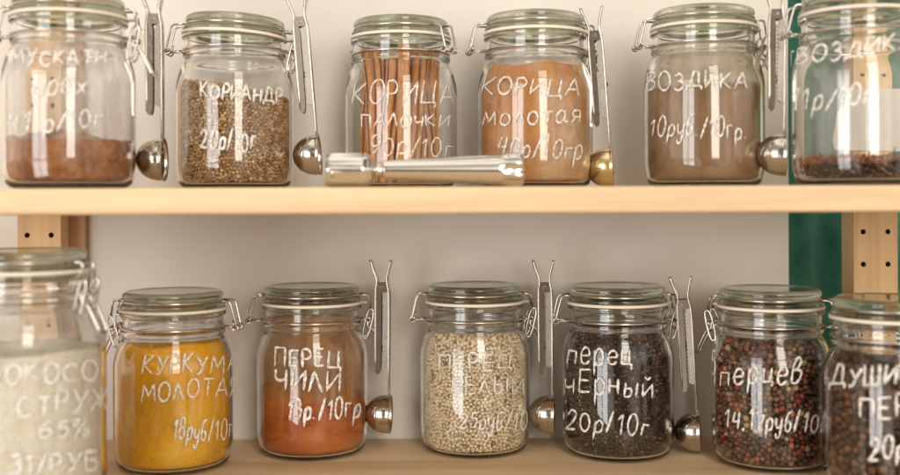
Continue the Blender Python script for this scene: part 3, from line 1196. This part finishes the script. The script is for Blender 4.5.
# cloves are longer than their spacing
# ---- cinnamon sticks: each one a rolled quill
mcin = powder_mat('cinnamon_bark', [(.3, (.50, .22, .07)), (.5, (.76, .39, .15)), (.7, (.90, .58, .28))], 30, .8, 300, .0008, (3, 3, .22))
_nt = mcin.node_tree
_oi = node(_nt, 'ShaderNodeObjectInfo')
_r = ramp(_nt, [(0, (.70, .58, .50)), (.5, (1, .92, .85)), (1, (1.25, 1.3, 1.35))])
_m = node(_nt, 'ShaderNodeMix', data_type='RGBA', blend_type='MULTIPLY')
_m.inputs['Factor'].default_value = 1
_b = _nt.nodes['Principled BSDF']
_src = _b.inputs['Base Color'].links[0].from_socket
_nt.links.new(_oi.outputs['Random'], _r.inputs['Fac'])
_nt.links.new(_src, _m.inputs['A'])
_nt.links.new(_r.outputs['Color'], _m.inputs['B'])
_nt.links.new(_m.outputs['Result'], _b.inputs['Base Color'])



def quill(L, r, seed):
    rn = random.Random(seed)
    t = .0010
    out, inn = [], []
    for sgn in (-1, 1):
        for k in range(26):
            u = k / 25
            a = u * 2 * pi * 1.15
            rr = r * (1 - .62 * u)
            c = (sgn * r * .62 + sgn * rr * math.cos(a) * .62 * -1 * -1, rr * math.sin(a) * .9)
            out.append((sgn, c, a, rr))
    V, Fc = [], []
    nz2 = 14
    for sgn in (-1, 1):
        ring0 = []
        prof = [(sgn * (r * .5) + sgn * -rr * .56 * math.cos(a) * -1, rr * .85 * math.sin(a)) for s, c, a, rr in out if s == sgn]
        n = len(prof)
        outer = []
        for i in range(n):
            a_ = prof[max(i - 1, 0)]
            b_2 = prof[min(i + 1, n - 1)]
            tx, ty = b_2[0] - a_[0], b_2[1] - a_[1]
            l = math.hypot(tx, ty) or 1
            outer.append((prof[i][0] - ty / l * t, prof[i][1] + tx / l * t))
        loop = prof + outer[::-1]
        m = len(loop)
        base = len(V)
        for k in range(nz2 + 1):
            z = L * k / nz2
            wob = .0006 * math.sin(z * 70 + seed)
            sc_ = 1 + .05 * math.sin(z * 45 + seed * 2)
            for x, y in loop:
                V.append((x * sc_ + wob, y * sc_, z + (.001 * math.sin(x * 900 + seed) if k in (0, nz2) else 0)))
        for k in range(nz2):
            for i in range(m):
                i2 = (i + 1) % m
                Fc.append((base + k * m + i, base + k * m + i2, base + (k + 1) * m + i2, base + (k + 1) * m + i))
        for k in (0, nz2):
            for i in range(n - 1):
                q = (base + k * m + i, base + k * m + i + 1, base + k * m + m - 2 - i, base + k * m + m - 1 - i)
                Fc.append(q if k else q[::-1])
    return V, Fc


j = JARS['sticks']
spots = [(-.037, -.014, 2.6), (-.027, -.029, -1.2), (-.012, -.037, 3.4), (.003, -.038, -1.0), (.017, -.034, 2.0), (.030, -.024, -3.0), (.038, -.008, 1.2),
         (-.014, -.014, 1.2), (.008, -.016, -1.6), (-.032, .008, .8), (.028, .010, -1.0)]
for i, (x, y, lean) in enumerate(spots):
    L = random.uniform(.119, .131)
    V, Fc = quill(L, random.uniform(.0068, .0084), i)
    o = mesh_from('cinnamon_stick', V, Fc, mcin, None, True)
    random.random()
    md = o.modifiers.new('edge', 'EDGE_SPLIT')
    zb = j['z0'] + .0048
    ln = math.radians(lean * 1.9)
    o.location = (j['cx'] + x * .80 - math.sin(ln) * L * .3, j['Z'] + y * .86 + .002, zb)
    o.rotation_euler = (math.radians(random.uniform(-1.2, 1.2)), ln, random.uniform(-.5, .5) + (0 if i % 3 else 1.2))
    tag(o, 'long rolled brown cinnamon stick standing upright among others in the jar', 'cinnamon stick', 'cinnamon sticks in the jar')

# ---- measuring spoons with bag clip
def teeth(x, z0, z1, side, n):
    pts = []
    st = (z1 - z0) / n
    for k in range(n):
        pts += [(x, z0 + st * k), (x + side * .0012, z0 + st * (k + .5))]
    pts.append((x, z1))
    return pts


def clip_proto(scoop_mat):
    root = empty('clip_spoon', (0, 0, 0))
    # left jaw: sprung strip with a toothed flange either side
    mb = MB()
    pth = smooth_path([(-.0178, .1685), (-.0172, .1660), (-.0150, .1590), (-.0118, .1500), (-.0118, .1440), (-.0128, .1320), (-.0122, .0600)], 5)
    mb.add(*strip(pth, [.0026 if p_[1] > .150 else .0016 for p_ in pth], [.0095 + .002 * math.exp(-((k - 3) / 4) ** 2) for k in range(len(pth))]))
    for y in (-.0047, .0040):
        poly = [(-.0124, .0600), (-.0105, .0575), (-.0085, .0585), (-.0074, .0620), (-.0070, .070), (-.0068, .132)] + [(-.0085, .1440), (-.0118, .1455)]
        mb.add(*prism_y(poly, y, y + .0007))
    mb.build('toothed_jaw', M['clip'], root, False)
    mb = MB()
    pth = smooth_path([(.0022, .1685), (.0016, .1660), (-.0004, .1580), (-.0020, .1500), (-.0012, .1430), (.0002, .1300), (.0004, .0700), (.0004, .0350)], 5)
    wd = [.0085 if p_[1] > .075 else .0085 - (.075 - p_[1]) / .04 * .0035 for p_ in pth]
    mb.add(*strip(pth, [.0026 if p_[1] > .150 else (.0016 if p_[1] > .066 else .0024) for p_ in pth], wd))
    for y in (-.0036, .0029):
        poly = [(.0002, .0640)] + [(.0002, .1300), (-.0016, .1440), (-.0040, .1450)] + teeth(-.0048, .066, .134, -1, 19)[::-1] + [(-.0046, .0660)]
        mb.add(*prism_y(poly[::-1], y, y + .0006))
    mb.build('handle', M['handle'], root, False)
    # edge tubes added to catch highlights and thicken the strips
    mb = MB()
    for y in (-.0049, .0049):
        mb.add(*tube(smooth_path([(-.0178, y, .1685), (-.0150, y, .1590), (-.0116, y, .1500), (-.0116, y, .1440), (-.0125, y, .1320), (-.0121, y, .0605)], 5), .0009))
        mb.add(*tube(smooth_path([(.0022, y, .1685), (-.0004, y, .1580), (-.0018, y, .1500), (-.0010, y, .1430), (.0004, y, .1300), (.0005, y * .9, .0700), (.0006, y * .5, .0370)], 5), .0010))
    mb.build('added_edge_tube', M['bowl'], root)
    mb = MB()
    V, Fc = lathe(fillet([(0, -.0058), (.0019, -.0058, .0004), (.0019, .0058, .0004), (0, .0058)]), 20)
    V = [(x - .0068, z, y + .1420) for x, y, z in V]
    mb.add(V, Fc)
    mb.add(*prism_y([(-.0118, .1375), (-.0020, .1375), (-.0020, .1465), (-.0118, .1465)], -.0051, -.0046))
    mb.add(*prism_y([(-.0118, .1375), (-.0020, .1375), (-.0020, .1465), (-.0118, .1465)], .0046, .0051))
    mb.build('pivot', M['clip'], root, False)
    # bowl: opening towards +x
    R = .0185
    prof = [(R * math.sin(a), -R * math.cos(a)) for a in np.linspace(0, pi / 2, 16)]
    prof += [(R, .0022), (R + .0008, .0030), (R + .0004, .0034), (R - .0009, .0026)]
    prof += [((R - .0009) * math.sin(a), -(R - .0009) * math.cos(a)) for a in np.linspace(pi / 2, 0, 16)]
    prof[0] = (0, -R)
    prof[-1] = (0, -(R - .0009))
    V, Fc = lathe(prof, 56)
    V = [(z * 1.15 - .0016, y, x + .0187) for x, y, z in V]
    mesh_from('scoop_bowl', V, [tuple(reversed(f)) for f in Fc], scoop_mat, root, True)
    return root


# px of the bowl's lowest point, distance, yaw, tilt (clockwise +)
proto = clip_proto(M['bowl'])
protob = clip_proto(M['brass'])
clips = [
 # label, px, py, scale, yaw, tilt, brass
 ('steel scoop clip with toothed jaws between the nutmeg jar and the coriander jar', 162, 181, 1135, .08, .0, 0),
 ('steel scoop clip leaning at the right of the coriander seed jar', 319, 175, 1081, .03, .075, 0),
 ('scoop clip with a brass coloured bowl right of the ground cinnamon jar', 612, 187, 1072, -.17, .065, 1),
 ('steel scoop clip right of the ground clove jar in front of the green strip', 783, 176, 1135, -.25, -.01, 0),
 ('small steel scoop clip hanging beside the red chili jar', 388, 433, 1026, -.06, -.01, 0),
 ('steel scoop clip between the white and the black peppercorn jars', 552, 433, 1026, -.12, .0, 0),
 ('steel scoop clip with open bowl between the black and mixed peppercorn jars', 699, 451, 1040, -.25, .055, 0),
]
used = {0: False, 1: False}
for lab, px, py, s, yaw, tilt, br in clips:
    src = (proto, protob)[br]
    o = src if not used[br] else copy_tree(src)
    used[br] = True
    P = at(px, py, F / s)
    if br:
        P.z = UP + .0006
    o.location = P
    o.rotation_mode = 'ZXY'
    o.rotation_euler = (0, -tilt, yaw)
    tag(o, lab, 'measuring spoon', 'scoop clips hanging on the jars')

# ---- metal tenderizer lying on the upper shelf
t = empty('meat_tenderizer', (0, 0, 0))
s = 1200.
Pt = at(325.5, 187, F / s)
t.location = (Pt.x, Pt.y, UP)
tag(t, 'shiny metal meat tenderizer lying on its side at the front of the upper shelf', 'meat tenderizer')
seg = 96


def lathe_x(prof, fl=None):
    V, Fc = lathe(prof, seg, False)
    W = []
    for x, y, z in V:
        r = math.hypot(x, y)
        a = math.atan2(y, x)
        if fl:
            r = fl(r, a, z)
        W.append((z, r * math.cos(a), r * math.sin(a)))
    return W, Fc


def sq(r, a, z):   # eight-sided head with soft corners, notched near the striking edge
    q = (a % (pi / 4)) - pi / 8
    rr = min(r, r * .955 / math.cos(q)) if r > .009 else r
    n = .0007 * (1 if (.0045 < z < .0075 and math.sin(a * 24) > 0) else 0)
    return rr - n



head = fillet([(0, .0012), (.0118, .0012, .001), (.0125, 0, .001), (.0146, .0045, .003), (.0147, .033, .004), (.0118, .0385, .003), (.0065, .0420, .003),
               (.0058, .0445, .002), (.0075, .0475, .003), (.0, .0480)], 5)
V, Fc = lathe_x(head, sq)
V = [(x, y, z + .0147) for x, y, z in V]
hd = mesh_from('hammer_head', V, Fc, M['chrome'], t)
mb = MB()
for a in range(-3, 4):
    for b2 in range(-3, 4):
        if math.hypot(a, b2) < 3.3:
            y, z = a * .0032, b2 * .0032 + .0147
            q = .0013
            mb.add([(.0011, y - q, z - q), (.0011, y + q, z - q), (.0011, y + q, z + q), (.0011, y - q, z + q), (-.0012, y, z)],
                   [(0, 1, 4), (1, 2, 4), (2, 3, 4), (3, 0, 4)])
mb.build('head_teeth', M['chrome'], hd, False)


def flute(r, a, z):
    k = min(1, max(0, (z - .146) / .006))
    return r * (1 - .05 * k + .10 * k * math.cos(7 * a))


hp = [(0, .0482), (.0082, .0484, .001), (.0084, .052, .001), (.0112, .110, .01), (.0130, .146, .005), (.0138, .158, .003), (.0138, .163, .002), (.0112, .1655, .002), (.0, .1645)]
hp2 = []
fp = fillet(hp, 5)
for a, b2 in zip(fp, fp[1:]):
    nn = max(1, int(abs(b2[1] - a[1]) / .002))
    for k in range(nn):
        hp2.append((a[0] + (b2[0] - a[0]) * k / nn, a[1] + (b2[1] - a[1]) * k / nn))
hp2.append(fp[-1])
V, Fc = lathe_x(hp2, flute)
V = [(x, y, z + .0147) for x, y, z in V]
mesh_from('handle', V, Fc, M['chrome'], t)
t.rotation_euler = (0, 0, .03)

# ------------------------------------------------------------------ light
def lamp(name, loc, target, sx, sy, power, color):
    ld = bpy.data.lights.new(name, 'AREA')
    ld.shape = 'RECTANGLE'
    ld.size, ld.size_y = sx, sy
    ld.energy = power
    ld.color = color
    lo = bpy.data.objects.new(name, ld)
    lo.location = loc
    d = Vector(target) - Vector(loc)
    lo.rotation_euler = d.to_track_quat('-Z', 'Y').to_euler()
    col.objects.link(lo)
    return lo


def window(name, c, target, cols, rows, pw, ph, gap, power, color):
    c = Vector(c)
    d = (Vector(target) - c).normalized()
    side = d.cross(Vector((0, 0, 1))).normalized()
    up = side.cross(d)
    n = cols * rows
    for a in range(cols):
        for b in range(rows):
            p = c + side * ((a - (cols - 1) / 2) * (pw + gap)) + up * ((b - (rows - 1) / 2) * (ph + gap))
            lamp(name, p, p + d, pw, ph, power / n, color)


window('window_light', (-1.35, -.75, .18), (0, 1, .12), 2, 2, .42, .64, .05, 17, (.97, .98, 1.0))
window('room_light', (.50, -1.10, .95), (0, 1, .12), 1, 3, .58, .46, .06, 20, (1.0, .92, .80))

w = bpy.data.worlds.new('World')
sc.world = w
w.use_nodes = True
nt = w.node_tree
bg = nt.nodes['Background']
tc = nt.nodes.new('ShaderNodeTexCoord')
sp = nt.nodes.new('ShaderNodeSeparateXYZ')
mr = nt.nodes.new('ShaderNodeMapRange')
mr.inputs['From Min'].default_value = -1
cr = nt.nodes.new('ShaderNodeValToRGB')
e = cr.color_ramp.elements
e[0].position, e[0].color = .25, (.52, .41, .30, 1)
e[1].position, e[1].color = .95, (.80, .74, .66, 1)
n_ = e.new(.5)
n_.color = (.74, .65, .55, 1)
n_ = e.new(.64)
n_.color = (.98, .90, .80, 1)
n_ = e.new(.74)
n_.color = (.22, .18, .14, 1)
nt.links.new(tc.outputs['Generated'], sp.inputs[0])
nt.links.new(sp.outputs['Z'], mr.inputs['Value'])
nt.links.new(mr.outputs['Result'], cr.inputs['Fac'])
# dim room with brighter and darker furniture-sized patches, for the glass and steel to mirror
nz = nt.nodes.new('ShaderNodeTexNoise')
nz.inputs['Scale'].default_value = 2.3
nz.inputs['Detail'].default_value = 1.5
nt.links.new(tc.outputs['Generated'], nz.inputs['Vector'])
r2 = nt.nodes.new('ShaderNodeValToRGB')
e2 = r2.color_ramp.elements
e2[0].position, e2[0].color = .40, (.22, .19, .16, 1)
e2[1].position, e2[1].color = .60, (1.5, 1.5, 1.5, 1)
nt.links.new(nz.outputs['Fac'], r2.inputs['Fac'])
mx = nt.nodes.new('ShaderNodeMix')
mx.data_type = 'RGBA'
mx.blend_type = 'MULTIPLY'
mx.inputs['Factor'].default_value = 1
nt.links.new(cr.outputs['Color'], mx.inputs['A'])
nt.links.new(r2.outputs['Color'], mx.inputs['B'])
nt.links.new(mx.outputs['Result'], bg.inputs['Color'])
bg.inputs['Strength'].default_value = 1.3
# ------------------------------------------------------------------ camera
cd = bpy.data.cameras.new('camera')
cam = bpy.data.objects.new('camera', cd)
col.objects.link(cam)
cam.location = (0, 0, ZC)
cam.rotation_euler = (Matrix.Rotation(pi / 2, 3, 'X') @ Matrix.Rotation(-ROLL, 3, 'Z')).to_euler()
cd.sensor_width = 36
cd.sensor_fit = 'HORIZONTAL'
cd.lens = 36 * F / 900
cd.shift_y = -(237.5 - HY) / 900
cd.clip_start = .05
cd.clip_end = 20
cd.dof.use_dof = True
cd.dof.focus_distance = 1.0
cd.dof.aperture_fstop = 2.4
sc.camera = cam

sc.view_settings.view_transform = 'Standard'
sc.view_settings.look = 'None'
sc.view_settings.exposure = .13
sc.view_settings.gamma = 1
c = sc.cycles
c.max_bounces = 20
c.transmission_bounces = 16
c.transparent_max_bounces = 16
c.diffuse_bounces = 4
c.glossy_bounces = 8
c.caustics_refractive = True
c.caustics_reflective = True
c.blur_glossy = .6
c.sample_clamp_indirect = 40
c.use_denoising = True
